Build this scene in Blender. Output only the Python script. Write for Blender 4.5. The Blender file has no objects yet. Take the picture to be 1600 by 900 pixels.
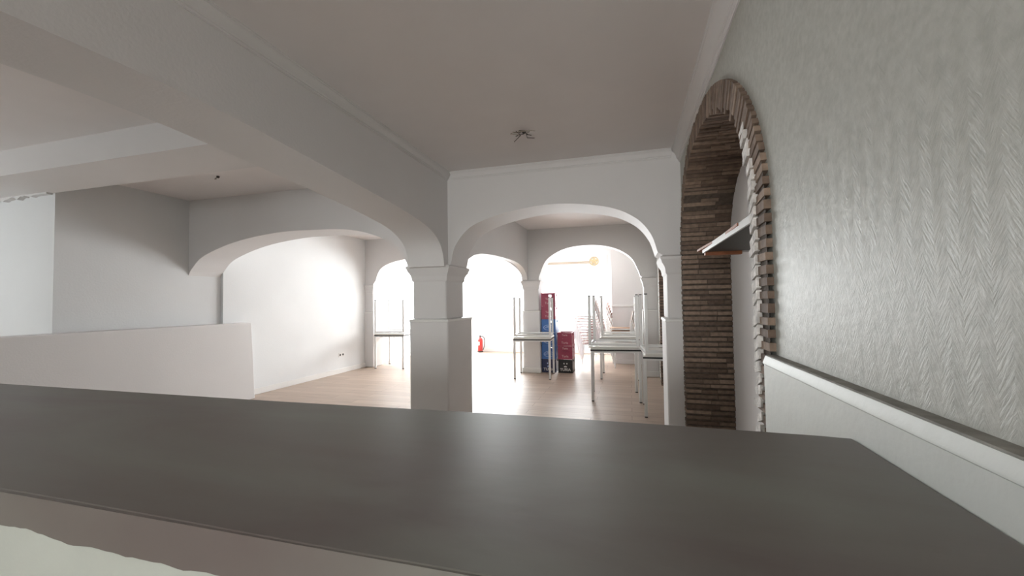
import bpy, bmesh, math, random
from mathutils import Vector, Matrix
random.seed(7)
R = math.radians
C = bpy.context.scene.collection
SC = bpy.context.scene

# ------------------------------------------------------------------ camera
H = 1.42
cd = bpy.data.cameras.new('camera'); cam = bpy.data.objects.new('camera', cd); C.objects.link(cam)
SC.camera = cam
cd.sensor_width = 36.0; cd.lens = 36.0*646/1600; cd.clip_start = 0.02
yaw, pit, rol = R(15.82), R(1.9), R(-.81)
F = Vector((-math.sin(yaw)*math.cos(pit), math.cos(yaw)*math.cos(pit), math.sin(pit)))
r0 = Vector((math.cos(yaw), math.sin(yaw), 0)); u0 = r0.cross(F)
rr = r0*math.cos(rol)+u0*math.sin(rol); uu = u0*math.cos(rol)-r0*math.sin(rol)
m = Matrix((rr, uu, -F)).transposed().to_4x4(); m.translation = (0, 0, H)
cam.matrix_world = m

# ------------------------------------------------------------------ world, exposure, daylight
SC.view_settings.view_transform = 'Standard'; SC.view_settings.look = 'None'
SC.view_settings.gamma = 1.0; SC.view_settings.use_curve_mapping = False
SC.view_settings.exposure = 1.36
w = bpy.data.worlds.new('overcast_sky'); SC.world = w; w.use_nodes = True
bg = w.node_tree.nodes['Background']; bg.inputs[0].default_value = (.93, .96, 1, 1); bg.inputs[1].default_value = 2.0

def daylight(name, loc, rot, sx, sy, power, col=(1, 1, 1)):
    l = bpy.data.lights.new(name, 'AREA'); l.shape = 'RECTANGLE'; l.size = sx; l.size_y = sy
    l.energy = power; l.color = col
    o = bpy.data.objects.new(name, l); C.objects.link(o); o.location = loc; o.rotation_euler = rot
    return o
# area light looks along its -Z
daylight('daylight_back_door', (-4.85, 11.9, 1.35), (R(-90), 0, 0), 2.2, 2.8, 270, (.95, .97, 1))
daylight('daylight_back_left_window', (-3.45, 11.9, 1.8), (R(-90), 0, 0), 2.0, 1.7, 160, (.95, .97, 1))
daylight('daylight_back_right_window', (-1.6, 11.9, 1.5), (R(-90), 0, 0), 2.1, 2.4, 200, (.96, .97, 1))
daylight('daylight_left_window', (-6.5, 9.9, 1.7), (0, R(-90), 0), 2.2, 2.4, 60, (.95, .97, 1))
daylight('added_daylight_behind', (-.7, -6.45, 1.9), (R(90), 0, 0), 1.8, 1.5, 92, (1, .985, .97))  # added lamp for light from behind the camera, source unseen
daylight('added_daylight_front_left', (-4.6, -6.45, 1.8), (R(90), 0, 0), 2.4, 1.6, 8, (.97, .99, .97))  # added to brighten the left nave from behind; no source in view
daylight('added_daylight_side', (-8.55, .9, 1.75), (0, R(-90), 0), 1.5, 2.0, 13, (.96, .99, .97))  # added lamp out of view, lights the pillar front and arcade soffit

# ------------------------------------------------------------------ materials
def mat(name, col, rough=.6, metal=0, bump=0, bscale=40, var=0, vscale=3, spec=.5, coat=0):
    mt = bpy.data.materials.new(name); mt.use_nodes = True
    nt = mt.node_tree; b = nt.nodes['Principled BSDF']
    b.inputs['Base Color'].default_value = (*col, 1); b.inputs['Roughness'].default_value = rough
    b.inputs['Metallic'].default_value = metal; b.inputs['Specular IOR Level'].default_value = spec
    b.inputs['Coat Weight'].default_value = coat
    tc = nt.nodes.new('ShaderNodeTexCoord')
    n2 = nt.nodes.new('ShaderNodeTexNoise'); n2.inputs['Scale'].default_value = vscale; n2.inputs['Detail'].default_value = 5
    nt.links.new(tc.outputs['Object'], n2.inputs['Vector'])
    rp = nt.nodes.new('ShaderNodeValToRGB')
    v = max(var, .015)
    rp.color_ramp.elements[0].position = .3; rp.color_ramp.elements[1].position = .7
    rp.color_ramp.elements[0].color = (*[c*(1-v) for c in col], 1); rp.color_ramp.elements[1].color = (*[min(1, c*(1+v)) for c in col], 1)
    nt.links.new(n2.outputs['Fac'], rp.inputs['Fac']); nt.links.new(rp.outputs['Color'], b.inputs['Base Color'])
    if bump:
        n = nt.nodes.new('ShaderNodeTexNoise'); n.inputs['Scale'].default_value = bscale; n.inputs['Detail'].default_value = 4
        nt.links.new(tc.outputs['Object'], n.inputs['Vector'])
        bp = nt.nodes.new('ShaderNodeBump'); bp.inputs['Strength'].default_value = bump; bp.inputs['Distance'].default_value = .01
        nt.links.new(n.outputs['Fac'], bp.inputs['Height']); nt.links.new(bp.outputs['Normal'], b.inputs['Normal'])
    return mt

M = {}
M['paint'] = mat('white_wall_paint', (.74, .722, .715), .7, bump=.12, bscale=60, var=.02, vscale=1.2)
M['paint_cool'] = mat('cool_white_wall_paint', (.76, .77, .775), .7, bump=.12, bscale=50, var=.02, vscale=1.5)
M['ceil'] = mat('ceiling_paint', (.82, .785, .775), .8, bump=.06, bscale=80, var=.015)
M['trim'] = mat('white_gloss_trim', (.80, .79, .77), .4, var=.01)
M['dado'] = mat('dado_paint', (.64, .66, .635), .5, bump=.15, bscale=25, var=.03, vscale=6)
M['dust'] = mat('dusty_ledge', (.27, .26, .235), .8, bump=.2, bscale=60, var=.25, vscale=18)
M['brickm'] = mat('mortar', (.10, .078, .062), .95, bump=.5, bscale=50, var=.3, vscale=30)
M['plaster'] = mat('rough_plaster_smear', (.72, .69, .66), .85, bump=.6, bscale=90, var=.3, vscale=25)
M['tube'] = mat('white_metal_tube', (.80, .80, .79), .35)
M['top'] = mat('white_table_laminate', (.80, .78, .74), .3)
M['black'] = mat('black_edge', (.02, .02, .022), .5)
M['cap'] = mat('dark_rubber', (.03, .03, .03), .7)
M['maroon'] = mat('maroon_plastic', (.34, .04, .09), .42)
M['blue'] = mat('blue_plastic', (.05, .17, .48), .42)
M['navy'] = mat('navy_plastic', (.02, .03, .10), .42)
M['blackp'] = mat('black_plastic', (.018, .018, .02), .42)
M['white'] = mat('white_print', (.75, .74, .72), .5)
M['pinkp'] = mat('pale_pink_print', (.60, .36, .38), .5)
M['bluep'] = mat('pale_blue_print', (.35, .48, .75), .5)
M['red'] = mat('red_enamel', (.50, .025, .02), .3, coat=.4)
M['rubber'] = mat('black_rubber', (.03, .03, .03), .5)
M['steel'] = mat('brushed_steel', (.55, .55, .55), .35, metal=1)
M['alu'] = mat('white_aluminium', (.72, .72, .71), .35)
M['dark'] = mat('dark_underside', (.045, .043, .038), .5, var=.1)
M['orange'] = mat('orange_brown_board', (.34, .12, .05), .6, var=.2, vscale=20)
M['brass'] = mat('aged_gold', (.42, .34, .20), .4, metal=.4, var=.15, vscale=30)
M['seat'] = mat('pale_beech_wood', (.55, .36, .25), .45, var=.12, vscale=9)
M['seatp'] = mat('pinkish_seat_wood', (.45, .25, .21), .45, var=.1, vscale=9)
M['beige'] = mat('beige_shutter_box', (.36, .31, .25), .6)
M['grime'] = mat('ceiling_wire', (.06, .05, .045), .7)
M['stain'] = mat('counter_side_paint', (.50, .53, .49), .6, bump=.15, bscale=30, var=.05, vscale=4)

def glass():
    mt = bpy.data.materials.new('window_glass'); mt.use_nodes = True; nt = mt.node_tree; nt.nodes.clear()
    o = nt.nodes.new('ShaderNodeOutputMaterial'); mx = nt.nodes.new('ShaderNodeMixShader')
    t = nt.nodes.new('ShaderNodeBsdfTransparent'); g = nt.nodes.new('ShaderNodeBsdfGlossy'); g.inputs['Roughness'].default_value = .02
    t.inputs[0].default_value = (.97, .98, .97, 1)
    lw = nt.nodes.new('ShaderNodeLayerWeight'); lw.inputs[0].default_value = .25
    ml = nt.nodes.new('ShaderNodeMath'); ml.operation = 'MULTIPLY_ADD'; ml.inputs[1].default_value = .3; ml.inputs[2].default_value = .03
    nt.links.new(lw.outputs['Facing'], ml.inputs[0])
    nt.links.new(ml.outputs[0], mx.inputs[0]); nt.links.new(t.outputs[0], mx.inputs[1]); nt.links.new(g.outputs[0], mx.inputs[2])
    nt.links.new(mx.outputs[0], o.inputs[0]); return mt
M['glass'] = glass()

def nodes(name):
    mt = bpy.data.materials.new(name); mt.use_nodes = True; nt = mt.node_tree
    return mt, nt, nt.nodes['Principled BSDF'], (lambda t: nt.nodes.new('ShaderNode'+t)), nt.links.new

# bricks: colour differs from brick to brick
mt, nt, b, N, L = nodes('thin_brown_brick')
geo = N('NewGeometry'); tc = N('TexCoord'); rp = N('ValToRGB'); n = N('TexNoise'); n.inputs['Scale'].default_value = 28; n.inputs['Detail'].default_value = 6
rp.color_ramp.elements[0].color = (.145, .098, .072, 1); rp.color_ramp.elements[1].color = (.33, .24, .18, 1)
e = rp.color_ramp.elements.new(.5); e.color = (.22, .155, .115, 1)
L(geo.outputs['Random Per Island'], rp.inputs['Fac']); L(tc.outputs['Object'], n.inputs['Vector'])
mx = N('MixRGB'); mx.blend_type = 'MULTIPLY'; mx.inputs['Fac'].default_value = .6
r2 = N('ValToRGB'); r2.color_ramp.elements[0].position = .3; r2.color_ramp.elements[0].color = (.5, .5, .5, 1); r2.color_ramp.elements[1].position = .7; r2.color_ramp.elements[1].color = (1.2, 1.2, 1.2, 1)
L(n.outputs['Fac'], r2.inputs['Fac']); L(rp.outputs['Color'], mx.inputs['Color1']); L(r2.outputs['Color'], mx.inputs['Color2'])
L(mx.outputs['Color'], b.inputs['Base Color']); b.inputs['Roughness'].default_value = .8
bp = N('Bump'); bp.inputs['Strength'].default_value = .5; bp.inputs['Distance'].default_value = .006; L(n.outputs['Fac'], bp.inputs['Height']); L(bp.outputs['Normal'], b.inputs['Normal'])
M['brick'] = mt

# embossed glass-fibre wallpaper on the right wall: chevron flecks running in vertical bands
mt, nt, b, N, L = nodes('embossed_wallpaper')
tc = N('TexCoord'); sp = N('SeparateXYZ'); L(tc.outputs['Object'], sp.inputs[0])
pp = N('Math'); pp.operation = 'PINGPONG'; pp.inputs[1].default_value = .028; L(sp.outputs['Y'], pp.inputs[0])
ml = N('Math'); ml.operation = 'MULTIPLY_ADD'; ml.inputs[1].default_value = 1.5; L(pp.outputs[0], ml.inputs[0]); L(sp.outputs['Z'], ml.inputs[2])
cb = N('CombineXYZ'); L(sp.outputs['Y'], cb.inputs['X']); L(ml.outputs[0], cb.inputs['Y'])
mp = N('Mapping'); mp.inputs['Scale'].default_value = (62, 120, 1); L(cb.outputs[0], mp.inputs['Vector'])
n = N('TexNoise'); n.inputs['Scale'].default_value = 1.0; n.inputs['Detail'].default_value = 6; n.inputs['Distortion'].default_value = .4; L(mp.outputs[0], n.inputs['Vector'])
n2 = N('TexNoise'); n2.inputs['Scale'].default_value = 45; n2.inputs['Detail'].default_value = 6; L(tc.outputs['Object'], n2.inputs['Vector'])
ad = N('Math'); ad.operation = 'MULTIPLY_ADD'; ad.inputs[1].default_value = 1.1; L(n2.outputs['Fac'], ad.inputs[0]); L(n.outputs['Fac'], ad.inputs[2])
bp = N('Bump'); bp.inputs['Strength'].default_value = .5; bp.inputs['Distance'].default_value = .003
L(ad.outputs[0], bp.inputs['Height']); L(bp.outputs['Normal'], b.inputs['Normal'])
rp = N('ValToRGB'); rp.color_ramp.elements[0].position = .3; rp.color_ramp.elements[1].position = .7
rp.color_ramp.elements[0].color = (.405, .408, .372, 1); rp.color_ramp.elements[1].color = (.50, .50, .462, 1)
L(n2.outputs['Fac'], rp.inputs['Fac']); L(rp.outputs['Color'], b.inputs['Base Color']); b.inputs['Roughness'].default_value = .5
M['wallpaper'] = mt

# floor: pale oak boards running across the room
mt, nt, b, N, L = nodes('pale_oak_boards')
tc = N('TexCoord'); br = N('TexBrick'); L(tc.outputs['Object'], br.inputs['Vector'])
br.inputs['Scale'].default_value = 1; br.inputs['Brick Width'].default_value = 1.3; br.inputs['Row Height'].default_value = .19
br.inputs['Mortar Size'].default_value = .003; br.inputs['Bias'].default_value = 0; br.offset = .37
br.inputs['Color1'].default_value = (.47, .365, .295, 1); br.inputs['Color2'].default_value = (.55, .44, .36, 1); br.inputs['Mortar'].default_value = (.28, .20, .15, 1)
mp = N('Mapping'); mp.inputs['Scale'].default_value = (1.2, 14, 1); L(tc.outputs['Object'], mp.inputs['Vector'])
n = N('TexNoise'); n.inputs['Scale'].default_value = 2.2; n.inputs['Detail'].default_value = 7; L(mp.outputs[0], n.inputs['Vector'])
r2 = N('ValToRGB'); r2.color_ramp.elements[0].position = .3; r2.color_ramp.elements[0].color = (.82, .80, .78, 1); r2.color_ramp.elements[1].position = .7; r2.color_ramp.elements[1].color = (1.06, 1.06, 1.06, 1)
L(n.outputs['Fac'], r2.inputs['Fac']); mx = N('MixRGB'); mx.blend_type = 'MULTIPLY'; mx.inputs['Fac'].default_value = 1
L(br.outputs['Color'], mx.inputs['Color1']); L(r2.outputs['Color'], mx.inputs['Color2']); L(mx.outputs['Color'], b.inputs['Base Color'])
rg = N('MapRange'); rg.inputs['To Min'].default_value = .34; rg.inputs['To Max'].default_value = .54; L(n.outputs['Fac'], rg.inputs['Value']); L(rg.outputs[0], b.inputs['Roughness'])
M['floor'] = mt

# counter: trowelled grey-brown microcement with a satin seal
mt, nt, b, N, L = nodes('trowelled_microcement')
tc = N('TexCoord'); mp = N('Mapping'); mp.inputs['Scale'].default_value = (1.1, 3.2, 1); mp.inputs['Rotation'].default_value = (0, 0, .25); L(tc.outputs['Object'], mp.inputs['Vector'])
n = N('TexNoise'); n.inputs['Scale'].default_value = 1.1; n.inputs['Detail'].default_value = 7; n.inputs['Distortion'].default_value = .6; L(mp.outputs[0], n.inputs['Vector'])
rp = N('ValToRGB'); rp.color_ramp.elements[0].position = .3; rp.color_ramp.elements[1].position = .72
rp.color_ramp.elements[0].color = (.150, .122, .116, 1); rp.color_ramp.elements[1].color = (.228, .232, .210, 1)
L(n.outputs['Fac'], rp.inputs['Fac']); L(rp.outputs['Color'], b.inputs['Base Color'])
rg = N('MapRange'); rg.inputs['To Min'].default_value = .36; rg.inputs['To Max'].default_value = .52; L(n.outputs['Fac'], rg.inputs['Value']); L(rg.outputs[0], b.inputs['Roughness'])
n3 = N('TexNoise'); n3.inputs['Scale'].default_value = 9; n3.inputs['Detail'].default_value = 5; L(mp.outputs[0], n3.inputs['Vector'])
bp = N('Bump'); bp.inputs['Strength'].default_value = .10; bp.inputs['Distance'].default_value = .003; L(n3.outputs['Fac'], bp.inputs['Height']); L(bp.outputs['Normal'], b.inputs['Normal'])
M['counter'] = mt

# ------------------------------------------------------------------ mesh helpers
def finish(bm, name, material, parent=None, smooth=True, ang=32):
    bmesh.ops.recalc_face_normals(bm, faces=bm.faces)
    if smooth:
        for f in bm.faces: f.smooth = True
        for e in bm.edges:
            if len(e.link_faces) != 2 or e.calc_face_angle(3) > R(ang): e.smooth = False
    me = bpy.data.meshes.new(name); bm.to_mesh(me); bm.free()
    me.materials.append(M[material])
    o = bpy.data.objects.new(name, me); C.objects.link(o)
    if parent: o.parent = parent
    return o
def box(bm, x0, x1, y0, y1, z0, z1, rot=0, piv=None):
    vs = [bm.verts.new(p) for p in ((x0,y0,z0),(x1,y0,z0),(x1,y1,z0),(x0,y1,z0),(x0,y0,z1),(x1,y0,z1),(x1,y1,z1),(x0,y1,z1))]
    for f in ((0,3,2,1),(4,5,6,7),(0,1,5,4),(1,2,6,5),(2,3,7,6),(3,0,4,7)): bm.faces.new([vs[i] for i in f])
    return vs
def prism(bm, pts, fn, d0, d1):
    """simple outline extruded between d0 and d1"""
    A = [bm.verts.new(fn(u, v, d0)) for u, v in pts]; B = [bm.verts.new(fn(u, v, d1)) for u, v in pts]
    n = len(pts); fs = [bm.faces.new(A), bm.faces.new(B[::-1])]
    for i in range(n): bm.faces.new((A[i], B[i], B[(i+1) % n], A[(i+1) % n]))
    return fs
def plate(bm, outer, holes, fn, d0, d1):
    """outline with holes, extruded; triangulated faces"""
    loops = [outer]+holes
    A = [[bm.verts.new(fn(u, v, d0)) for u, v in lp] for lp in loops]
    B = [[bm.verts.new(fn(u, v, d1)) for u, v in lp] for lp in loops]
    for S in (A, B):
        es = []
        for lp in S:
            for i in range(len(lp)): es.append(bm.edges.new((lp[i], lp[(i+1) % len(lp)])))
        bmesh.ops.triangle_fill(bm, use_beauty=True, use_dissolve=False, edges=es)
    for la, lb in zip(A, B):
        n = len(la)
        for i in range(n): bm.faces.new((la[i], lb[i], lb[(i+1) % n], la[(i+1) % n]))
def tube(bm, pts, r, seg=10, cap=True):
    pts = [Vector(p) for p in pts]; rings = []
    up = None
    for i, p in enumerate(pts):
        d = (pts[min(i+1, len(pts)-1)]-pts[max(i-1, 0)]).normalized()
        if up is None: up = Vector((0, 0, 1)) if abs(d.z) < .9 else Vector((1, 0, 0))
        s = d.cross(up).normalized(); up = s.cross(d).normalized()
        rings.append([bm.verts.new(p+(s*math.cos(a)+up*math.sin(a))*r) for a in [2*math.pi*k/seg for k in range(seg)]])
    for a, b_ in zip(rings, rings[1:]):
        for k in range(seg): bm.faces.new((a[k], a[(k+1) % seg], b_[(k+1) % seg], b_[k]))
    if cap: bm.faces.new(rings[0][::-1]); bm.faces.new(rings[-1])
def lathe(bm, prof, cx=0, cy=0, seg=24):
    rings = []
    for r_, z in prof:
        rings.append([bm.verts.new((cx+r_*math.cos(2*math.pi*k/seg), cy+r_*math.sin(2*math.pi*k/seg), z)) for k in range(seg)])
    for a, b_ in zip(rings, rings[1:]):
        for k in range(seg): bm.faces.new((a[k], a[(k+1) % seg], b_[(k+1) % seg], b_[k]))
    bm.faces.new(rings[0][::-1]); bm.faces.new(rings[-1])
def bevel(o, wd, seg=2):
    md = o.modifiers.new('bevel', 'BEVEL'); md.width = wd; md.segments = seg; md.limit_method = 'ANGLE'; md.angle_limit = R(40)
    return o
def spline(pts, k=10):
    out = []; P = [pts[0]]+list(pts)+[pts[-1]]
    for i in range(1, len(P)-2):
        p0, p1, p2, p3 = [Vector(p) for p in P[i-1:i+3]]
        for j in range(k):
            t = j/k
            q = .5*((2*p1)+(-p0+p2)*t+(2*p0-5*p1+4*p2-p3)*t*t+(-p0+3*p1-3*p2+p3)*t**3)
            out.append((q.x, q.y))
    out.append(tuple(pts[-1])); return out
def struct(o): o['kind'] = 'structure'; return o
def tag(o, label, cat, group=None):
    o['label'] = label; o['category'] = cat
    if group: o['group'] = group
    return o
def empty(name, loc, rz=0):
    o = bpy.data.objects.new(name, None); C.objects.link(o); o.location = loc; o.rotation_euler = (0, 0, rz); o.empty_display_size = .1
    return o
def dup(root, loc, rot):
    r = root.copy(); C.objects.link(r); r.location = loc; r.rotation_euler = rot
    for ch in list(root.children):
        c = ch.copy(); C.objects.link(c); c.parent = r
        for g in list(ch.children):
            d = g.copy(); C.objects.link(d); d.parent = c
    return r
def sbox(name, m_, *a, bv=0, st=True):
    bm = bmesh.new(); box(bm, *a); o = finish(bm, name, m_)
    if bv: bevel(o, bv)
    return struct(o) if st else o
XZ = lambda u, v, d: (u, d, v)      # plates facing Y
YZ = lambda u, v, d: (d, u, v)      # plates facing X

# ------------------------------------------------------------------ dimensions
ZC = 2.87; XW = .50; YP = 4.23; YP1 = 4.70; XA = -1.935; XB = -2.37; YQ = 8.12; YQ1 = 8.45
XL = -5.80; XL2 = -5.76; YE = 11.3; Y0 = -6.0; XF = -8.1

# ------------------------------------------------------------------ structure
sbox('floor', 'floor', XF-.3, 1.2, Y0-.2, YE+.25, -.12, 0)
sbox('ceiling', 'ceil', XF-.3, 1.2, Y0-.2, YE+.25, ZC, ZC+.15)

# right wall with two arched niches cut down to the floor
def arch_xy(t, c, a_near, a_far, zs, h, en=2.0, ef=2.5):
    """t in 0..1 from the near springing over the crown to the far springing"""
    ang = math.pi*t; cx = -math.cos(ang); sz = math.sin(ang)
    e_ = en if cx < 0 else ef
    u = math.copysign(abs(cx)**(2/e_), cx); v = abs(sz)**(2/e_)
    return c+u*(a_near if cx < 0 else a_far), zs+v*h
N1 = dict(c=3.02, a=1.34, af=1.195, zs=1.72, h=.975)
N2 = dict(c=6.2, a=1.2, af=1.20, zs=1.60, h=.95)
def niche_outline(n_, inset):
    pts = [(n_['c']-n_['a']+inset, 0)]
    for i in range(49): pts.append(arch_xy(i/48, n_['c'], n_['a']-inset, n_['af']-inset, n_['zs'], n_['h']-inset))
    pts.append((n_['c']+n_['af']-inset, 0)); return pts
out = [(Y0, 0)]+niche_outline(N1, .055)+niche_outline(N2, .055)+[(YE, 0), (YE, ZC), (Y0, ZC)]
bm = bmesh.new(); plate(bm, out, [], YZ, XW, .88); struct(finish(bm, 'wall_right', 'wallpaper'))
sbox('wall_right_recess', 'paint', .88, 1.0, 1.2, 7.3, 0, ZC)

def brick_arch(n_, label, grp=None, smears=False, rag=.02, ring=.135):
    bm = bmesh.new(); path = []
    # centre path along the intrados, dense, with arc length
    pts = [(n_['c']-n_['a'], 0)]+[arch_xy(i/200, n_['c'], n_['a'], n_['af'], n_['zs'], n_['h']) for i in range(201)]+[(n_['c']+n_['af'], 0)]
    dense = []
    for (a, b_) in zip(pts, pts[1:]):
        k = max(1, int(math.dist(a, b_)/.004))
        for j in range(k): dense.append((a[0]+(b_[0]-a[0])*j/k, a[1]+(b_[1]-a[1])*j/k))
    s = 0; nxt = .02; P = []
    for i in range(1, len(dense)-1):
        s += math.dist(dense[i], dense[i-1])
        if s >= nxt:
            T = Vector((dense[min(i+12, len(dense)-1)][0]-dense[max(i-12, 0)][0], dense[min(i+12, len(dense)-1)][1]-dense[max(i-12, 0)][1])).normalized()
            P.append((Vector(dense[i]), T)); nxt += .047
    for (p, T) in P:
        n = Vector((T.y, -T.x))                # points to the inside of the opening
        near = p.x < n_['c']-.3; q = random.random
        th = .0135+q()*.0035
        x = XW-.022; cuts = [x]
        while x < .80:
            x += random.choice((.13, .2, .26))+q()*.02; cuts.append(min(x, .885))
        if cuts[-1] < .885: cuts.append(.885)
        for a, b_ in zip(cuts, cuts[1:]):
            if b_-a < .02: continue
            first = a == cuts[0]
            o1 = 0.0 if first else .06; i1 = ring+(q()-.3)*.016
            if near and first: i1 = ring+(q()-.35)*rag*2
            sk = (q()-.5)*.008; tw = (q()-.5)*.05
            c0 = p+n*o1; c1 = p+n*i1
            Tt = (T+n*tw).normalized()
            jx = (q()-.5)*.006 if first else 0
            vs = []
            for X in (a+jx, b_-.004):
                for cc, d in ((c0, -th), (c0, th), (c1, th+sk*.5), (c1, -th+sk*.5)):
                    w_ = cc+Tt*d; vs.append(bm.verts.new((X, w_.x, max(w_.y, 0.001))))
            for f in ((0,1,2,3),(7,6,5,4),(0,4,5,1),(1,5,6,2),(2,6,7,3),(3,7,4,0)): bm.faces.new([vs[k] for k in f])
    o = finish(bm, 'brick_arch', 'brick', smooth=False)
    bm = bmesh.new()
    inner = [(u, v) for u, v in niche_outline(n_, ring-.010)]; outer_ = [(u, v) for u, v in niche_outline(n_, .004)]
    lp = outer_+inner[::-1]
    A = [bm.verts.new((XW-.0175, u, v)) for u, v in outer_]; B = [bm.verts.new((XW-.014, u, v)) for u, v in inner]; D = [bm.verts.new((.879, u, v)) for u, v in inner]
    for i in range(len(A)-1):
        bm.faces.new((A[i], A[i+1], B[i+1], B[i])); bm.faces.new((B[i], B[i+1], D[i+1], D[i]))
    finish(bm, 'mortar', 'brickm', o)
    if smears:
        bm = bmesh.new(); z_ = .03; q = random.random
        while z_ < 2.15:
            if z_ <= n_['zs']: yy = n_['c']-n_['a']
            else:
                v_ = (z_-n_['zs'])/n_['h']; yy = n_['c']-n_['a']*math.sqrt(max(0, 1-v_*v_))
            ln = .030+q()*.035; y0_ = yy+ring-.040; dz = -.016-q()*.014; t_ = .015+q()*.006; xo = XW-.036+q()*.008
            vs = [(xo, y0_, z_-t_), (xo, y0_, z_+t_), (xo+.006, y0_+.045+ln, z_+dz+t_*.7), (xo+.006, y0_+.045+ln*.8, z_+dz-t_)]
            A_ = [bm.verts.new(p) for p in vs]; B_ = [bm.verts.new((XW+.08, p[1]-.004, p[2])) for p in vs]
            bm.faces.new(A_); bm.faces.new(B_[::-1])
            for k in range(4): bm.faces.new((A_[k], A_[(k+1) % 4], B_[(k+1) % 4], B_[k]))
            z_ += .047+(q()-.5)*.008
        finish(bm, 'plaster_smear', 'plaster', o, smooth=False)
    return tag(o, label, 'brick arch', grp)
brick_arch(N1, 'tall arched surround of thin dark brown bricks lining the nearest niche in the right wall', smears=True)
brick_arch(N2, 'dark brown brick surround of the farther niche, seen through the central white arch')

# left walls
sbox('wall_left', 'paint_cool', XF, XL, 2.85, YP1, 0, ZC)
bm = bmesh.new(); plate(bm, [(Y0, 0), (3.0, 0), (3.0, ZC), (Y0, ZC)], [[(-.1, 1.05), (1.9, 1.05), (1.9, 2.4), (-.1, 2.4)]], YZ, XF, XF-.2)  # opening added for the side lamp
struct(finish(bm, 'wall_left_near', 'paint'))
bm = bmesh.new(); plate(bm, [(YP1, 0), (YE, 0), (YE, ZC), (YP1, ZC)], [[(9.05, .85), (11.0, .85), (11.0, 2.35), (9.05, 2.35)]], YZ, XL2, -6.05)
struct(finish(bm, 'wall_left_far', 'paint_cool'))
# back wall
bm = bmesh.new()
plate(bm, [(-6.05, 0), (-5.45, 0), (-5.45, 2.25), (-4.40, 2.25), (-4.40, 0), (1.0, 0), (1.0, ZC), (-6.0, ZC)],
      [[(-4.30, 1.22), (-2.75, 1.22), (-2.75, 2.25), (-4.30, 2.25)], [(-2.50, .60), (-.92, .60), (-.92, 2.25), (-2.50, 2.25)]], XZ, YE, YE+.2)
struct(finish(bm, 'wall_back', 'paint_cool'))
# wall behind the camera; both window openings are added to let light in
bm = bmesh.new(); plate(bm, [(XF-.2, 0), (1.0, 0), (1.0, ZC), (XF-.2, ZC)], [[(-1.6, 1.15), (.2, 1.15), (.2, 2.5), (-1.6, 2.5)], [(-5.8, 1.0), (-3.4, 1.0), (-3.4, 2.5), (-5.8, 2.5)]], XZ, Y0, Y0-.2)
struct(finish(bm, 'wall_front', 'paint'))
# boxed-out block at the far right
sbox('wall_block', 'paint', -.38, XW, 9.6, YE, 0, ZC)
sbox('trim_10', 'trim', -.40, XW, 9.575, 9.6, 1.27, 1.315, bv=.008)
sbox('baseboard_block', 'trim', -.395, XW, 9.585, 9.6, 0, .09, bv=.004)

# partition one (nearest arches), partition two (far arches)
A1 = [(-2.0, 0), (-2.0, 1.80)]+spline([(-1.925, 1.815), (-1.90, 1.86), (-1.84, 2.06), (-1.64, 2.26), (-1.22, 2.385), (-.72, 2.43), (-.22, 2.365), (.06, 2.24), (.21, 2.07), (.275, 1.88)])+[(.40, 1.80), (.40, 0)]
L1 = spline([(-5.81, 1.82), (-5.74, 1.93), (-5.52, 2.10), (-4.98, 2.26), (-4.34, 2.34), (-3.84, 2.345), (-3.28, 2.32), (-2.90, 2.235), (-2.62, 2.10), (-2.47, 1.92), (-2.43, 1.80)])+[(-2.33, 1.75), (-2.33, 0)]
bm = bmesh.new(); plate(bm, [(-6.0, 1.82)]+L1+A1+[(XW, 0), (XW, ZC), (-6.0, ZC)], [], XZ, YP, YP1)
struct(finish(bm, 'wall_partition', 'paint', ang=40))
A2 = [(-1.80, 0), (-1.80, 1.80)]+spline([(-1.74, 1.84), (-1.72, 1.95), (-1.56, 2.26), (-1.19, 2.455), (-.68, 2.50), (-.26, 2.42), (.04, 2.23), (.17, 1.98), (.20, 1.88)])+[(.30, 1.80), (.30, 0)]
L2 = [(-5.6, 0), (-5.6, 1.80)]+spline([(-5.50, 1.93), (-5.36, 2.20), (-5.0, 2.35), (-4.4, 2.42), (-3.7, 2.45), (-3.0, 2.41), (-2.45, 2.27), (-2.16, 2.05), (-2.08, 1.86)])+[(-2.03, 1.75), (-2.03, 0)]
bm = bmesh.new(); plate(bm, [(-5.80, 0)]+L2+A2+[(XW, 0), (XW, ZC), (-5.80, ZC)], [], XZ, YQ, YQ1)
struct(finish(bm, 'wall_partition_far', 'paint', ang=40))
# arcade between the naves
B1 = [(-1.6, 0)]+spline([(-1.6, 1.75), (-1.5, 1.95), (-1.1, 2.15), (-.5, 2.28), (.2, 2.35), (1.0, 2.39), (1.55, 2.39), (2.1, 2.355), (2.8, 2.30), (3.3, 2.255), (3.73, 2.19), (3.98, 2.09), (4.09, 1.97), (4.13, 1.82)])+[(4.235, 1.79)]
bm = bmesh.new(); plate(bm, [(Y0, 0)]+B1+[(YP+.01, ZC), (Y0, ZC)], [], YZ, XA, XB)
struct(finish(bm, 'wall_arcade', 'paint', ang=40))
B2 = spline([(YP1-.02, 1.80), (4.80, 1.92), (5.15, 2.05), (5.6, 2.11), (6.35, 2.14), (7.2, 2.14), (7.7, 2.08), (7.98, 1.97), (8.04, 1.86)])+[(8.13, 1.82)]
bm = bmesh.new(); plate(bm, B2+[(YQ+.01, ZC), (YP1-.02, ZC)], [], YZ, -1.962, -2.07)
struct(finish(bm, 'wall_arcade_far', 'paint', ang=40))

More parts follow.
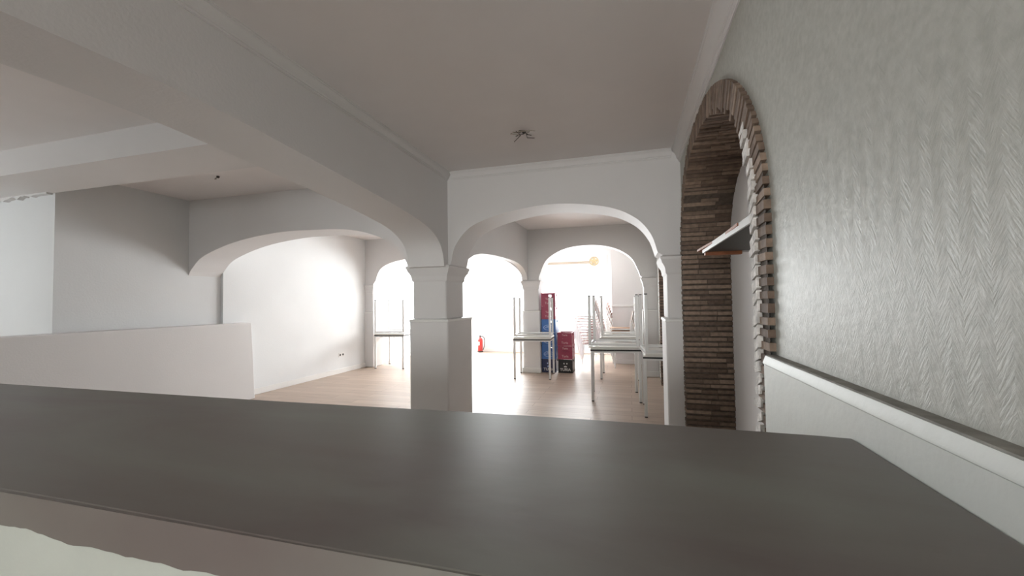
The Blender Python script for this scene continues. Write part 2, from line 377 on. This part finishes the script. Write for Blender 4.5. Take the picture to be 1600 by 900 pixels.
def pillar(name, x0, x1, y0, y1, grow, zb=1.235, zcap=1.71, cap=.07):
    """neck + wider lower shaft in one mesh, cap mouldings as rings"""
    g0, g1, gy0, gy1 = grow
    sbox(name, 'paint', x0, x1, y0, y1, zb, zcap, bv=.016)
    sbox(name, 'paint', x0-g0, x1+g1, y0-gy0, y1+gy1, 0, zb-.004, bv=.016)
    bm = bmesh.new(); box(bm, x0-g0-.006, x1+g1+.006, y0-gy0-.006, y1+gy1+.006, zb-.03, zb); o = finish(bm, 'trim_1', 'trim'); bevel(o, .008); struct(o)
    # capital: cove ring
    prof = [(0, 1.66), (.012, 1.68), (.012, 1.70), (.02, 1.735), (.045, 1.775), (.052, 1.80), (.06, 1.812), (.06, 1.83), (.035, 1.845)]
    bm = bmesh.new(); rings = []
    for d, z in prof:
        d *= cap/.06
        rings.append([bm.verts.new(p) for p in ((x0-d, y0-d, z), (x1+d, y0-d, z), (x1+d, y1+d, z), (x0-d, y1+d, z))])
    for a, b_ in zip(rings, rings[1:]):
        for k in range(4): bm.faces.new((a[k], a[(k+1) % 4], b_[(k+1) % 4], b_[k]))
    bm.faces.new(rings[0][::-1]); bm.faces.new(rings[-1])
    struct(finish(bm, 'trim_2', 'paint', ang=50))
pillar('wall_pillar', -2.368, -1.955, 4.222, 4.71, (.03, .03, .03, .2), cap=.06)
pillar('wall_pillar_far', -2.06, -1.745, 8.11, 8.45, (.02, .02, .02, .02), cap=.045)
pillar('wall_pilaster', .352, .56, 4.222, 4.71, (.022, 0, .02, .02), cap=.06)
pillar('wall_pilaster_far', .262, .56, 8.11, 8.45, (.03, 0, .02, .02), cap=.045)
pillar('wall_pilaster_left', -5.80, -5.56, 8.11, 8.45, (0, .02, .02, .02), cap=.045)
sbox('baseboard_pillar', 'trim', -2.095, -1.715, 8.07, 8.48, 0, .1, bv=.005)
sbox('baseboard_pilaster', 'trim', .22, .5, 8.07, 8.48, 0, .1, bv=.005)
# solid strip between pier one's back and the far arcade springing
# beam across the left nave, and the ragged plaster at its left end
sbox('wall_beam', 'paint', XF, XB, 2.333, 2.85, 2.636, ZC)
bm = bmesh.new(); pts = [(XF, 2.66)]
for i in range(70):
    x_ = XF+(-5.84-XF)*i/69
    pts.append((x_, 2.60+.02*min(1, (x_+7)/1.0)+.012*math.sin(i*.9)*(x_ < -6.1)+(random.random()-.5)*(.022 if x_ < -6.2 else .005)))
pts += [(-5.84, 2.66)]
prism(bm, pts, XZ, 2.80, 2.852); struct(finish(bm, 'trim_3', 'paint', smooth=False))
# low parapet in front of the left wall
bm = bmesh.new(); prism(bm, [(Y0, 0), (5.06, 0), (4.99, 1.157), (Y0, 1.157)], YZ, -5.82, -5.55)
o = finish(bm, 'wall_parapet', 'paint'); bevel(o, .006); struct(o)
# cornices: stepped cove profile (distance from wall, drop from ceiling)
CP = [(0, 0), (.075, 0), (.075, .012), (.066, .016), (.066, .026), (.055, .034), (.042, .055), (.034, .085), (.028, .10), (.018, .104), (.018, .118), (.008, .122), (.008, .135), (0, .135)]
def cornice(p0, p1, nrm):
    p0, p1, nrm = Vector(p0), Vector(p1), Vector(nrm)
    bm = bmesh.new(); A = [bm.verts.new((p0.x+nrm.x*d, p0.y+nrm.y*d, ZC-h)) for d, h in CP]; B = [bm.verts.new((p1.x+nrm.x*d, p1.y+nrm.y*d, ZC-h)) for d, h in CP]
    n = len(A)
    for i in range(n): bm.faces.new((A[i], A[(i+1) % n], B[(i+1) % n], B[i]))
    bm.faces.new(A); bm.faces.new(B[::-1])
    o = finish(bm, 'trim_4', 'paint'); struct(o)
cornice((XW, Y0, 0), (XW, YP, 0), (-1, 0, 0))
CP = [(d*.7, h*.62) for d, h in CP]
cornice((XW-.08, YP, 0), (XA+.05, YP, 0), (0, -1, 0)); cornice((XA, Y0, 0), (XA, YP, 0), (1, 0, 0))
# dado on the near right wall: panel, chamfered rail, dusty ledge
bm = bmesh.new(); prism(bm, [(.4615, 0), (.4615, 1.182), (.458, 1.185), (.458, 1.190), (.467, 1.213), (.505, 1.213), (.505, 0)], lambda u, v, d: (u, d, v), Y0, 1.69)
o = struct(finish(bm, 'trim_5', 'dado'))
sbox('trim_6', 'dust', .4685, XW+.003, Y0, 1.685, 1.2132, 1.217)
# base boards
sbox('baseboard_left', 'trim', XL2, XL2+.018, 5.08, YQ, 0, .095, bv=.004)
sbox('baseboard_left_far', 'trim', XL2, XL2+.018, YQ1, YE, 0, .1, bv=.004)
sbox('baseboard_back', 'trim', -4.33, -.4, YE-.018, YE, 0, .1, bv=.004)
sbox('baseboard_back_corner', 'trim', XL2, -5.5, YE-.018, YE, 0, .1, bv=.004)
# panelled lower wall in the far left bay
for y0_, y1_ in ((8.62, 9.35), (9.5, 10.2), (10.35, 11.05)):
    bm = bmesh.new(); plate(bm, [(y0_, .17), (y1_, .17), (y1_, .74), (y0_, .74)], [[(y0_+.03, .20), (y1_-.03, .20), (y1_-.03, .71), (y0_+.03, .71)]], YZ, XL2, XL2+.014)
    struct(finish(bm, 'trim_7', 'trim'))

# windows
def window(name, axis, a0, a1, z0, z1, d, mull=1, transom=None, fr=.05):
    fn = XZ if axis == 'x' else YZ
    root = bpy.data.objects.new(name, None); C.objects.link(root); struct(root)
    bm = bmesh.new(); holes = []
    xs = [a0+fr+(a1-a0-fr)*k/mull for k in range(mull)]; wd = (a1-a0-fr)/mull-fr
    zs = [(z0+fr, z1-fr)] if transom is None else [(z0+fr, transom), (transom+fr*.8, z1-fr)]
    for x_ in xs:
        for za, zb_ in zs: holes.append([(x_, za), (x_+wd, za), (x_+wd, zb_), (x_, zb_)])
    plate(bm, [(a0, z0), (a1, z0), (a1, z1), (a0, z1)], holes, fn, d, d+.05*(1 if d > 0 else -1)); finish(bm, 'window_frame', 'trim', root)
    bm = bmesh.new(); e_ = .02*(1 if d > 0 else -1)
    prism(bm, [(a0+.01, z0+.01), (a1-.01, z0+.01), (a1-.01, z1-.01), (a0+.01, z1-.01)], fn, d+e_, d+e_*1.3); finish(bm, 'pane', 'glass', root)
window('window_1', 'x', -4.30, -2.75, 1.22, 2.25, YE+.06, 2)
window('window_2', 'x', -2.50, -.92, .60, 2.25, YE+.06, 2)
window('window_3', 'y', 9.05, 11.0, .85, 2.35, XL2-.08, 3)
window('added_window_behind', 'x', -1.6, .2, 1.15, 2.5, Y0-.12, 2)  # unseen window, put in for the light from behind
window('added_window_front_left', 'x', -5.8, -3.4, 1.0, 2.5, Y0-.12, 2)  # unseen window, added so light enters the left nave
window('added_window_side', 'y', -.1, 1.9, 1.05, 2.4, XF-.1, 2)  # unseen side window, added for the light it lets in
d1 = bpy.data.objects.new('door_1', None); C.objects.link(d1); struct(d1)
bm = bmesh.new(); plate(bm, [(-5.45, .005), (-4.40, .005), (-4.40, 2.25), (-5.45, 2.25)], [[(-5.35, .12), (-4.98, .12), (-4.98, 2.15), (-5.35, 2.15)], [(-4.87, .12), (-4.50, .12), (-4.50, 2.15), (-4.87, 2.15)]], XZ, YE+.06, YE+.11); finish(bm, 'door_frame', 'trim', d1)
bm = bmesh.new(); prism(bm, [(-5.44, .02), (-4.41, .02), (-4.41, 2.24), (-5.44, 2.24)], XZ, YE+.08, YE+.086); finish(bm, 'pane', 'glass', d1)
bm = bmesh.new(); tube(bm, [(-4.90, YE+.05, 1.05), (-4.90, YE+.02, 1.05), (-5.0, YE+.015, 1.05)], .01); finish(bm, 'door_handle', 'steel', d1)
# roller shutter box / pelmet over the back windows
sbox('trim_8', 'trim', -4.35, -.55, YE-.10, YE, 2.30, 2.64, bv=.01)
sbox('trim_9', 'beige', -2.6, -1.0, YE-.125, YE-.10, 2.42, 2.48, bv=.006)

# ------------------------------------------------------------------ bar counter (closest thing)
bar = tag(empty('bar_counter', (-1.5, .76, 0)), 'grey-brown microcement bar counter running across the foreground on a pale painted base', 'bar counter')
def far_y(x): return 1.080+.018*math.exp(-((x+.25)/.6)**2)
bm = bmesh.new(); pts = [(x_, .449+.002*math.sin(x_*5)) for x_ in [-3.4+.13*i for i in range(30)] if x_ < .45]+[(.4605, .449), (.4605, 1.078)]
pts += [(x_, far_y(x_)) for x_ in [.4-.1*i for i in range(39)]]
prism(bm, pts, lambda u, v, d: (u+1.5, v-.76, d), 1.082, 1.112)
o = finish(bm, 'countertop', 'counter', bar); bevel(o, .004, 3)
# skim of cement run down the face below the slab: ragged lower edge
bm = bmesh.new(); pts = []
for i in range(260):
    x_ = -3.3+3.74*i/259
    K = [(-3.3, 1.054), (-1.1, 1.054), (-1.04, 1.055), (-.96, 1.059), (-.904, 1.054), (-.854, 1.048), (-.793, 1.052), (-.737, 1.049), (-.644, 1.051), (-.58, 1.051), (-.535, 1.05), (.5, 1.050)]
    k = max(i_ for i_ in range(len(K)-1) if K[i_][0] <= x_); z_ = K[k][1]+(K[k+1][1]-K[k][1])*(x_-K[k][0])/(K[k+1][0]-K[k][0])
    z_ += -.004*math.exp(-((x_+.62)/.02)**2)+(random.random()-.5)*.0018
    pts.append((x_+1.5, z_))
pts += [(.452+1.5, 1.1112), (-3.3+1.5, 1.1112)]
prism(bm, pts, lambda u, v, d: (u, d-.76, v), .4455, .475); finish(bm, 'cement_skim', 'counter', bar, smooth=False)
bm = bmesh.new(); box(bm, -3.3+1.5, .452+1.5, .462-.76, 1.02-.76, 0, 1.055); finish(bm, 'counter_base', 'stain', bar)

# ------------------------------------------------------------------ niche shelf
sh = tag(empty('wall_shelf', (.68, 2.5, 1.745)), 'dark shelf with a white metal front edge fixed inside the near brick niche', 'shelf')
def lbox(name, m_, par, x0, x1, y0, y1, z0, z1, bv=0):
    l = par.location; bm = bmesh.new(); box(bm, x0-l.x, x1-l.x, y0-l.y, y1-l.y, z0-l.z, z1-l.z); o = finish(bm, name, m_, par)
    if bv: bevel(o, bv)
    return o
lbox('shelf_board', 'dark', sh, .512, .878, 1.84, 3.14, 1.745, 1.760)
lbox('front_edge', 'alu', sh, .500, .5115, 1.84, 3.15, 1.740, 1.776, .002)
lbox('batten', 'alu', sh, .60, .878, 2.28, 2.31, 1.730, 1.7445)
lbox('end_batten', 'orange', sh, .512, .74, 3.10, 3.15, 1.722, 1.7445)
lbox('end_batten', 'alu', sh, .742, .878, 3.11, 3.14, 1.735, 1.7445)
bd = empty('wooden_board', (.66, 2.9, 1.762)); tag(bd, 'orange-brown chipped board lying on the niche shelf, sticking out at its far end', 'board')
bm = bmesh.new(); prism(bm, [(-.165, -.75), (.2, -.75), (.2, .31), (.06, .315), (-.01, .33), (-.10, .34), (-.14, .37), (-.18, .34), (-.172, .1), (-.155, -.2)], lambda u, v, d: (u, v, d), 0, .014)
o = finish(bm, 'panel', 'orange', bd, smooth=False)
bm = bmesh.new(); box(bm, -.12, .19, -.70, .26, .0145, .020); finish(bm, 'facing', 'orange', bd)

# ------------------------------------------------------------------ ceiling wires
def wires(loc, n, label, sz):
    t = tag(empty('ceiling_wire', loc), label, 'wire')
    for k in range(n):
        a = random.random()*6.28; bm = bmesh.new()
        p = [(0, 0, 0)]
        for j in range(1, 7):
            r_ = sz*j/6*(.6+.4*random.random()); p.append((r_*math.cos(a+.35*j*random.random()), r_*math.sin(a+.3*j*random.random()), -.008-.012*math.sin(j*.8+a)-.004*j))
        tube(bm, p, .0028, 6); finish(bm, 'strand', 'grime' if k % 2 else 'beige', t)
    bm = bmesh.new(); lathe(bm, [(.012, -.022), (.016, -.012), (.016, -.001)], 0, 0, 12); finish(bm, 'connector', 'grime', t)
wires((-.83, 3.37, ZC), 7, 'tangle of bare lamp wires hanging from the ceiling of the central bay', .15)
wires((-4.39, 3.51, ZC), 2, 'short stub of lamp wire in the ceiling of the left bay beyond the beam', .05)

# ------------------------------------------------------------------ tables
TW, TD, LI = .69, .69, .325
def make_table():
    t = empty('dining_table', (0, 0, 0))
    bm = bmesh.new(); box(bm, -TW/2, TW/2, -TD/2, TD/2, .728, .748); o = finish(bm, 'tabletop', 'top', t); bevel(o, .003)
    a_, b_ = TW/2+.001, TW/2-.012
    bm = bmesh.new(); plate(bm, [(-a_, -a_), (a_, -a_), (a_, a_), (-a_, a_)], [[(-b_, -b_), (b_, -b_), (b_, b_), (-b_, b_)]], lambda u, v, d: (u, v, d), .708, .7275); finish(bm, 'edge_band', 'black', t)
    bm = bmesh.new(); s = .33
    for a, b_ in ((-1, 0), (1, 0), (0, -1), (0, 1)):
        if a: box(bm, a*s-.01, a*s+.01, -.31, .31, .685, .7175)
        else: box(bm, -.31, .31, b_*s-.01, b_*s+.01, .685, .7175)
    finish(bm, 'apron', 'tube', t)
    for sx in (-1, 1):
        for sy in (-1, 1):
            bm = bmesh.new(); h = .0185; box(bm, sx*LI-h, sx*LI+h, sy*LI-h, sy*LI+h, .012, .7177); lg = finish(bm, 'leg', 'tube', t); bevel(lg, .004)
            bm = bmesh.new(); box(bm, sx*LI-h+.001, sx*LI+h-.001, sy*LI-h+.001, sy*LI+h-.001, 0, .012); finish(bm, 'foot_cap', 'cap', lg)
    return t
tab0 = make_table(); first = [True]
def place_table(x, y, rz, label, up=True, drz=0):
    rot = (0, 0, R(rz)) if up else (math.pi, 0, R(rz+drz))
    loc = (x, y, 0 if up else 1.4965)
    if first[0]: o = tab0; first[0] = False; o.location = loc; o.rotation_euler = rot
    else: o = dup(tab0, loc, rot)
    tag(o, label, 'table', 'white metal dining tables')
    if not up:      # the overturned tops have a pale edge
        for ch in list(o.children):
            if ch.name.startswith('edge_band'): bpy.data.objects.remove(ch)
    return o
TB = [(-1.76, 7.73, 4, 'white metal table in front of the tall stack of drinks crates', 2),
      (-.225, 6.32, 4, 'nearest fully visible white metal table, alone beyond the central arch', -5),
      (-.19, 7.99, 0, 'white table right of centre, mostly hidden behind the nearer table pair', 5),
      (.49, 5.62, 0, 'white table in the far brick niche, cut off by the right pilaster', 4),
      (-5.09, 8.30, 5, 'white table by the left wall near the socket', 1),
      (-4.62, 9.45, 3, 'white table at the left, farther back, half hidden by the big pillar', 0)]
UP = ['upside-down white table, legs up, on the table before the crates',
      'upside-down white table, legs up, on the nearest table beyond the central arch',
      'upside-down white table, legs up, on the half-hidden table behind the nearest pair',
      'upside-down white table, legs up, on the table in the far niche',
      'upside-down white table, legs up, on the table by the left wall',
      'upside-down white table, legs up, on the farther left table by the pillar']
for (x, y, rz, lab, d), up in zip(TB, UP):
    place_table(x, y, rz, lab)
    place_table(x, y, rz, up, False, d)

# ------------------------------------------------------------------ drinks crates
def text(par, body, size, loc, m_, name='lettering', sx=1.0):
    cu = bpy.data.curves.new(name, 'FONT'); cu.body = body; cu.size = size; cu.align_x = 'CENTER'; cu.align_y = 'CENTER'; cu.extrude = .0012; cu.offset = .0012
    tmp = bpy.data.objects.new(name, cu); C.objects.link(tmp); dg = bpy.context.evaluated_depsgraph_get()
    me = bpy.data.meshes.new_from_object(tmp.evaluated_get(dg)); bpy.data.objects.remove(tmp)
    me.materials.clear(); me.materials.append(M[m_])
    o = bpy.data.objects.new(name, me); C.objects.link(o); o.parent = par; o.location = loc; o.rotation_euler = (R(90), 0, 0); o.scale = (sx, 1, 1)
    return o
CW, CD, CH = .283, .40, .264
def circ(cx, cz, r_, n=20, sx=1): return [(cx+r_*sx*math.cos(2*math.pi*k/n), cz+r_*math.sin(2*math.pi*k/n)) for k in range(n)]
def make_crate(m_, kind):
    t = empty('drinks_crate', (0, 0, 0)); h = CW/2; dd = CD/2
    bm = bmesh.new(); hole = circ(.04, .205, .032) if kind != 'slot' else [(-.045, .150), (.045, .150), (.05, .158), (.045, .168), (-.045, .168), (-.05, .158)]
    if kind == 'plain': hole = [(-.04, .215), (.04, .215), (.045, .223), (.04, .232), (-.04, .232), (-.045, .223)]
    grip = [(-.09, .175), (.09, .175), (.09, .235), (-.09, .235)]
    for d, hole in ((-dd, hole), (dd-.008, grip)): plate(bm, [(-h, .006), (h, .006), (h, CH-.002), (-h, CH-.002)], [hole], XZ, d, d+.008)
    for d in (-h, h-.008): plate(bm, [(-dd+.008, .006), (dd-.008, .006), (dd-.008, CH-.002), (-dd+.008, CH-.002)], [[(-.05, .20), (.05, .20), (.05, .235), (-.05, .235)], [(-.16, .03), (-.13, .03), (-.13, .06), (-.16, .06)]], YZ, d, d+.008)
    box(bm, -h+.008, h-.008, -dd+.008, dd-.008, .006, .014)
    finish(bm, 'shell', m_, t)
    for z_, rn in ((.0, 'bottom_rim'), (CH-.014, 'top_rim')):
        bm = bmesh.new()
        for a in ((-h-.004, h+.004, -dd-.004, -dd+.0), (-h-.004, h+.004, dd, dd+.004), (-h-.004, -h, -dd, dd), (h, h+.004, -dd, dd)): box(bm, *a, z_+.001, z_+.0125)
        finish(bm, rn, m_, t)
    f = -dd-.002
    if kind == 'slot' or kind == 'round':
        text(t, 'Turia', .052, (0, f, .215 if kind == 'slot' else .145), 'pinkp'); text(t, 'Turia', .062, (0, f, .062), 'pinkp')
    elif kind == 'oval':
        bm = bmesh.new(); plate(bm, circ(0, .10, .055, 28, 1.9), [circ(0, .10, .047, 28, 1.9)], XZ, f-.002, f+.002); finish(bm, 'oval_emblem', 'bluep', t)
        bm = bmesh.new()
        for k in range(7): box(bm, -.072+k*.0225, -.058+k*.0225, f-.002, f+.002, .088+.004*(k % 3), .108)
        prism(bm, [(-.05, .118), (.05, .118), (.03, .134), (-.03, .134)], XZ, f-.002, f+.002); finish(bm, 'emblem_mark', 'bluep', t)
    else:
        text(t, 'TURIA', .075, (0, f, .062), 'white')
        bm = bmesh.new()
        for sx in (-1, 1): prism(bm, [(sx*.028, .165), (sx*.028+.014, .172), (sx*.028+.012, .196), (sx*.028-.012, .19)], XZ, f-.002, f+.002)
        prism(bm, [(-.03, .112), (.03, .112), (.026, .132), (.0, .138), (-.026, .132)], XZ, f-.002, f+.002); finish(bm, 'crest', 'bluep' if m_ == 'navy' else 'white', t)
    return t
CX, CY = -1.572, 8.375
stackA = [('navy', 'plain', 'navy drinks crate standing on the floor under the three blue crates'),
          ('blue', 'oval', 'lowest blue drinks crate, directly on the navy crate'),
          ('blue', 'oval', 'middle blue drinks crate, level with the tabletop in front of it'),
          ('blue', 'oval', 'topmost blue drinks crate, just under the maroon crates'),
          ('maroon', 'round', 'lower maroon drinks crate of the tall stack, on the blue crates'),
          ('maroon', 'round', 'maroon drinks crate at the very top of the tall stack by the far pillar')]
stackB = [('blackp', 'plain', 'black drinks crate with white lettering, bottom of the short stack'),
          ('maroon', 'slot', 'maroon drinks crate in the middle of the short stack, on the black crate'),
          ('maroon', 'slot', 'maroon drinks crate on top of the short stack')]
protos = {}
for st, cx in ((stackA, CX), (stackB, CX+.325)):
    for k, (m_, kind, lab) in enumerate(st):
        loc = (cx+(random.random()-.5)*.008, CY, .001+k*CH)
        if (m_, kind) in protos: o = dup(protos[(m_, kind)], loc, (0, 0, 0))
        else: o = protos[(m_, kind)] = make_crate(m_, kind); o.location = loc
        tag(o, lab, 'crate', 'drinks crates stacked by the far pillar')

# ------------------------------------------------------------------ fire extinguisher
fe = tag(empty('fire_extinguisher', (-4.12, 11.13, 0)), 'red fire extinguisher with black hose standing on the floor by the back wall', 'fire extinguisher')
bm = bmesh.new(); lathe(bm, [(.070, 0), (.076, .006), (.076, .03), (.073, .034), (.073, .34), (.066, .37), (.045, .395), (.024, .405), (.022, .425)]); finish(bm, 'cylinder', 'red', fe)
bm = bmesh.new(); lathe(bm, [(.078, .001), (.079, .02), (.077, .035)]); finish(bm, 'base_ring', 'rubber', fe)
bm = bmesh.new(); lathe(bm, [(.02, .4255), (.024, .43), (.022, .455)]); box(bm, -.012, .012, -.012, .012, .455, .475); vh = finish(bm, 'valve', 'rubber', fe)
bm = bmesh.new(); tube(bm, [(.01, 0, .47), (-.05, 0, .50), (-.10, 0, .515)], .008); tube(bm, [(.0, 0, .455), (-.05, 0, .458), (-.095, 0, .462)], .008); finish(bm, 'squeeze_handle', 'steel', vh)
bm = bmesh.new(); tube(bm, [(.02, -.01, .445), (.07, -.02, .455), (.125, -.02, .41), (.145, -.02, .33), (.14, -.02, .22), (.115, -.02, .12), (.09, -.02, .06)], .011, 10); finish(bm, 'hose', 'rubber', fe)
bm = bmesh.new(); prism(bm, [(.05*math.sin(a), 0) for a in ()] or [(-.035, .20), (.02, .20), (.02, .30), (-.035, .30)], lambda u, v, d: (u-.01, d, v), -.0755, -.070); finish(bm, 'instruction_label', 'white', fe)

# ------------------------------------------------------------------ socket on the left wall
so = tag(empty('wall_socket', (XL2, 7.30, .375)), 'white double power socket low on the left wall', 'socket')
bm = bmesh.new(); box(bm, .0, .009, -.085, .085, -.042, .042); o = finish(bm, 'face_plate', 'white', so); bevel(o, .003)
bm = bmesh.new()
for y_ in (-.042, .042):
    prism(bm, [(y_+.022*math.cos(k*.524), .022*math.sin(k*.524)) for k in range(12)], YZ, .0092, .0115)
finish(bm, 'outlet', 'rubber', so)

# ------------------------------------------------------------------ round gilt ornament beside the pelmet
orn = tag(empty('wall_ornament', (-.885, YE-.11, 2.47)), 'round gilded openwork ornament with a five-lobed flower, high on the back wall', 'ornament')
bm = bmesh.new(); plate(bm, circ(0, 0, .125, 36), [circ(0, 0, .10, 36)], XZ, -.02, .0); finish(bm, 'ring', 'brass', orn)
bm = bmesh.new()
for k in range(5):
    a = R(90+72*k); c_, s_ = math.cos(a), math.sin(a)
    prism(bm, [(c_*u-s_*v, s_*u+c_*v) for u, v in [(.015, -.012), (.05, -.032), (.085, -.026), (.101, 0), (.085, .026), (.05, .032), (.015, .012)]], XZ, -.014, -.003)
finish(bm, 'petal', 'brass', orn)
bm = bmesh.new(); prism(bm, circ(0, 0, .024, 16), XZ, -.026, -.0145); finish(bm, 'boss', 'brass', orn)

# ------------------------------------------------------------------ stacking chairs (seat front to -X, back to +X)
def make_chair(seatm):
    t = empty('stacking_chair', (0, 0, 0))
    bm = bmesh.new(); prism(bm, spline([(-.20, .44), (-.17, .452), (.0, .448), (.16, .446), (.2, .45)], 5)+spline([(.2, .462), (.16, .458), (0, .460), (-.17, .464), (-.205, .450)], 5), lambda u, v, d: (u, d, v), -.19, .19); finish(bm, 'seat', seatm, t)
    bm = bmesh.new(); n = 9; A = []
    for i in range(n):
        v = -.19+.38*i/(n-1); bow = .02*(1-(v/.19)**2)
        A.append([bm.verts.new((.232+bow+dx+(z_-.62)*.22, v, z_)) for dx, z_ in ((0, .62), (.011, .62), (.011, .80), (0, .80))])
    for a, b_ in zip(A, A[1:]):
        for k in range(4): bm.faces.new((a[k], a[(k+1) % 4], b_[(k+1) % 4], b_[k]))
    bm.faces.new(A[0]); bm.faces.new(A[-1][::-1]); finish(bm, 'backrest', seatm, t)
    for sy in (-1, 1):
        bm = bmesh.new(); tube(bm, [(-.225, sy*.215, .002), (-.195, sy*.205, .38), (-.18, sy*.203, .432), (-.14, sy*.203, .437)], .0095, 8); finish(bm, 'front_leg', 'tube', t)
        bm = bmesh.new(); tube(bm, [(.255, sy*.215, .002), (.205, sy*.205, .38), (.20, sy*.204, .44), (.215, sy*.204, .55), (.275, sy*.20, .81)], .0095, 8); finish(bm, 'back_leg', 'tube', t)
    bm = bmesh.new(); tube(bm, [(-.15, -.203, .437), (.19, -.203, .437)], .0085, 8); tube(bm, [(-.15, .203, .437), (.19, .203, .437)], .0085, 8); tube(bm, [(-.16, -.2, .437), (-.16, .2, .437)], .0085, 8); tube(bm, [(.18, -.2, .437), (.18, .2, .437)], .0085, 8); finish(bm, 'seat_frame', 'tube', t)
    return t
cp = {}
def chair_stack(x, y, rz, n, seatm, where, grp):
    for k in range(n):
        a = R(rz); dx = -.018*k
        loc = (x+dx*math.cos(a), y+dx*math.sin(a), .0625*k)
        if seatm in cp: o = dup(cp[seatm], loc, (0, 0, a))
        else: o = cp[seatm] = make_chair(seatm); o.location = loc; o.rotation_euler = (0, 0, a)
        wood = 'pinkish' if seatm == 'seatp' else 'pale'
        lab = ('lowest %s chair, on the floor, of the stack ' if k == 0 else 'topmost %s chair of the stack ' if k == n-1 else 'middle %s chair of the stack ') % wood
        g = grp+(', middle ones' if 0 < k < n-1 else '')
        tag(o, lab+where, 'chair', g)
chair_stack(-.83, 9.55, 4, 11, 'seatp', 'just right of the maroon crates', 'stacked chairs by the back window')
chair_stack(-.62, 10.35, -3, 10, 'seatp', 'nearest the back window', 'chairs stacked behind the first stack')
chair_stack(-.10, 9.15, 2, 7, 'seat', 'by the far wall block', 'stacked chairs before the wall block')
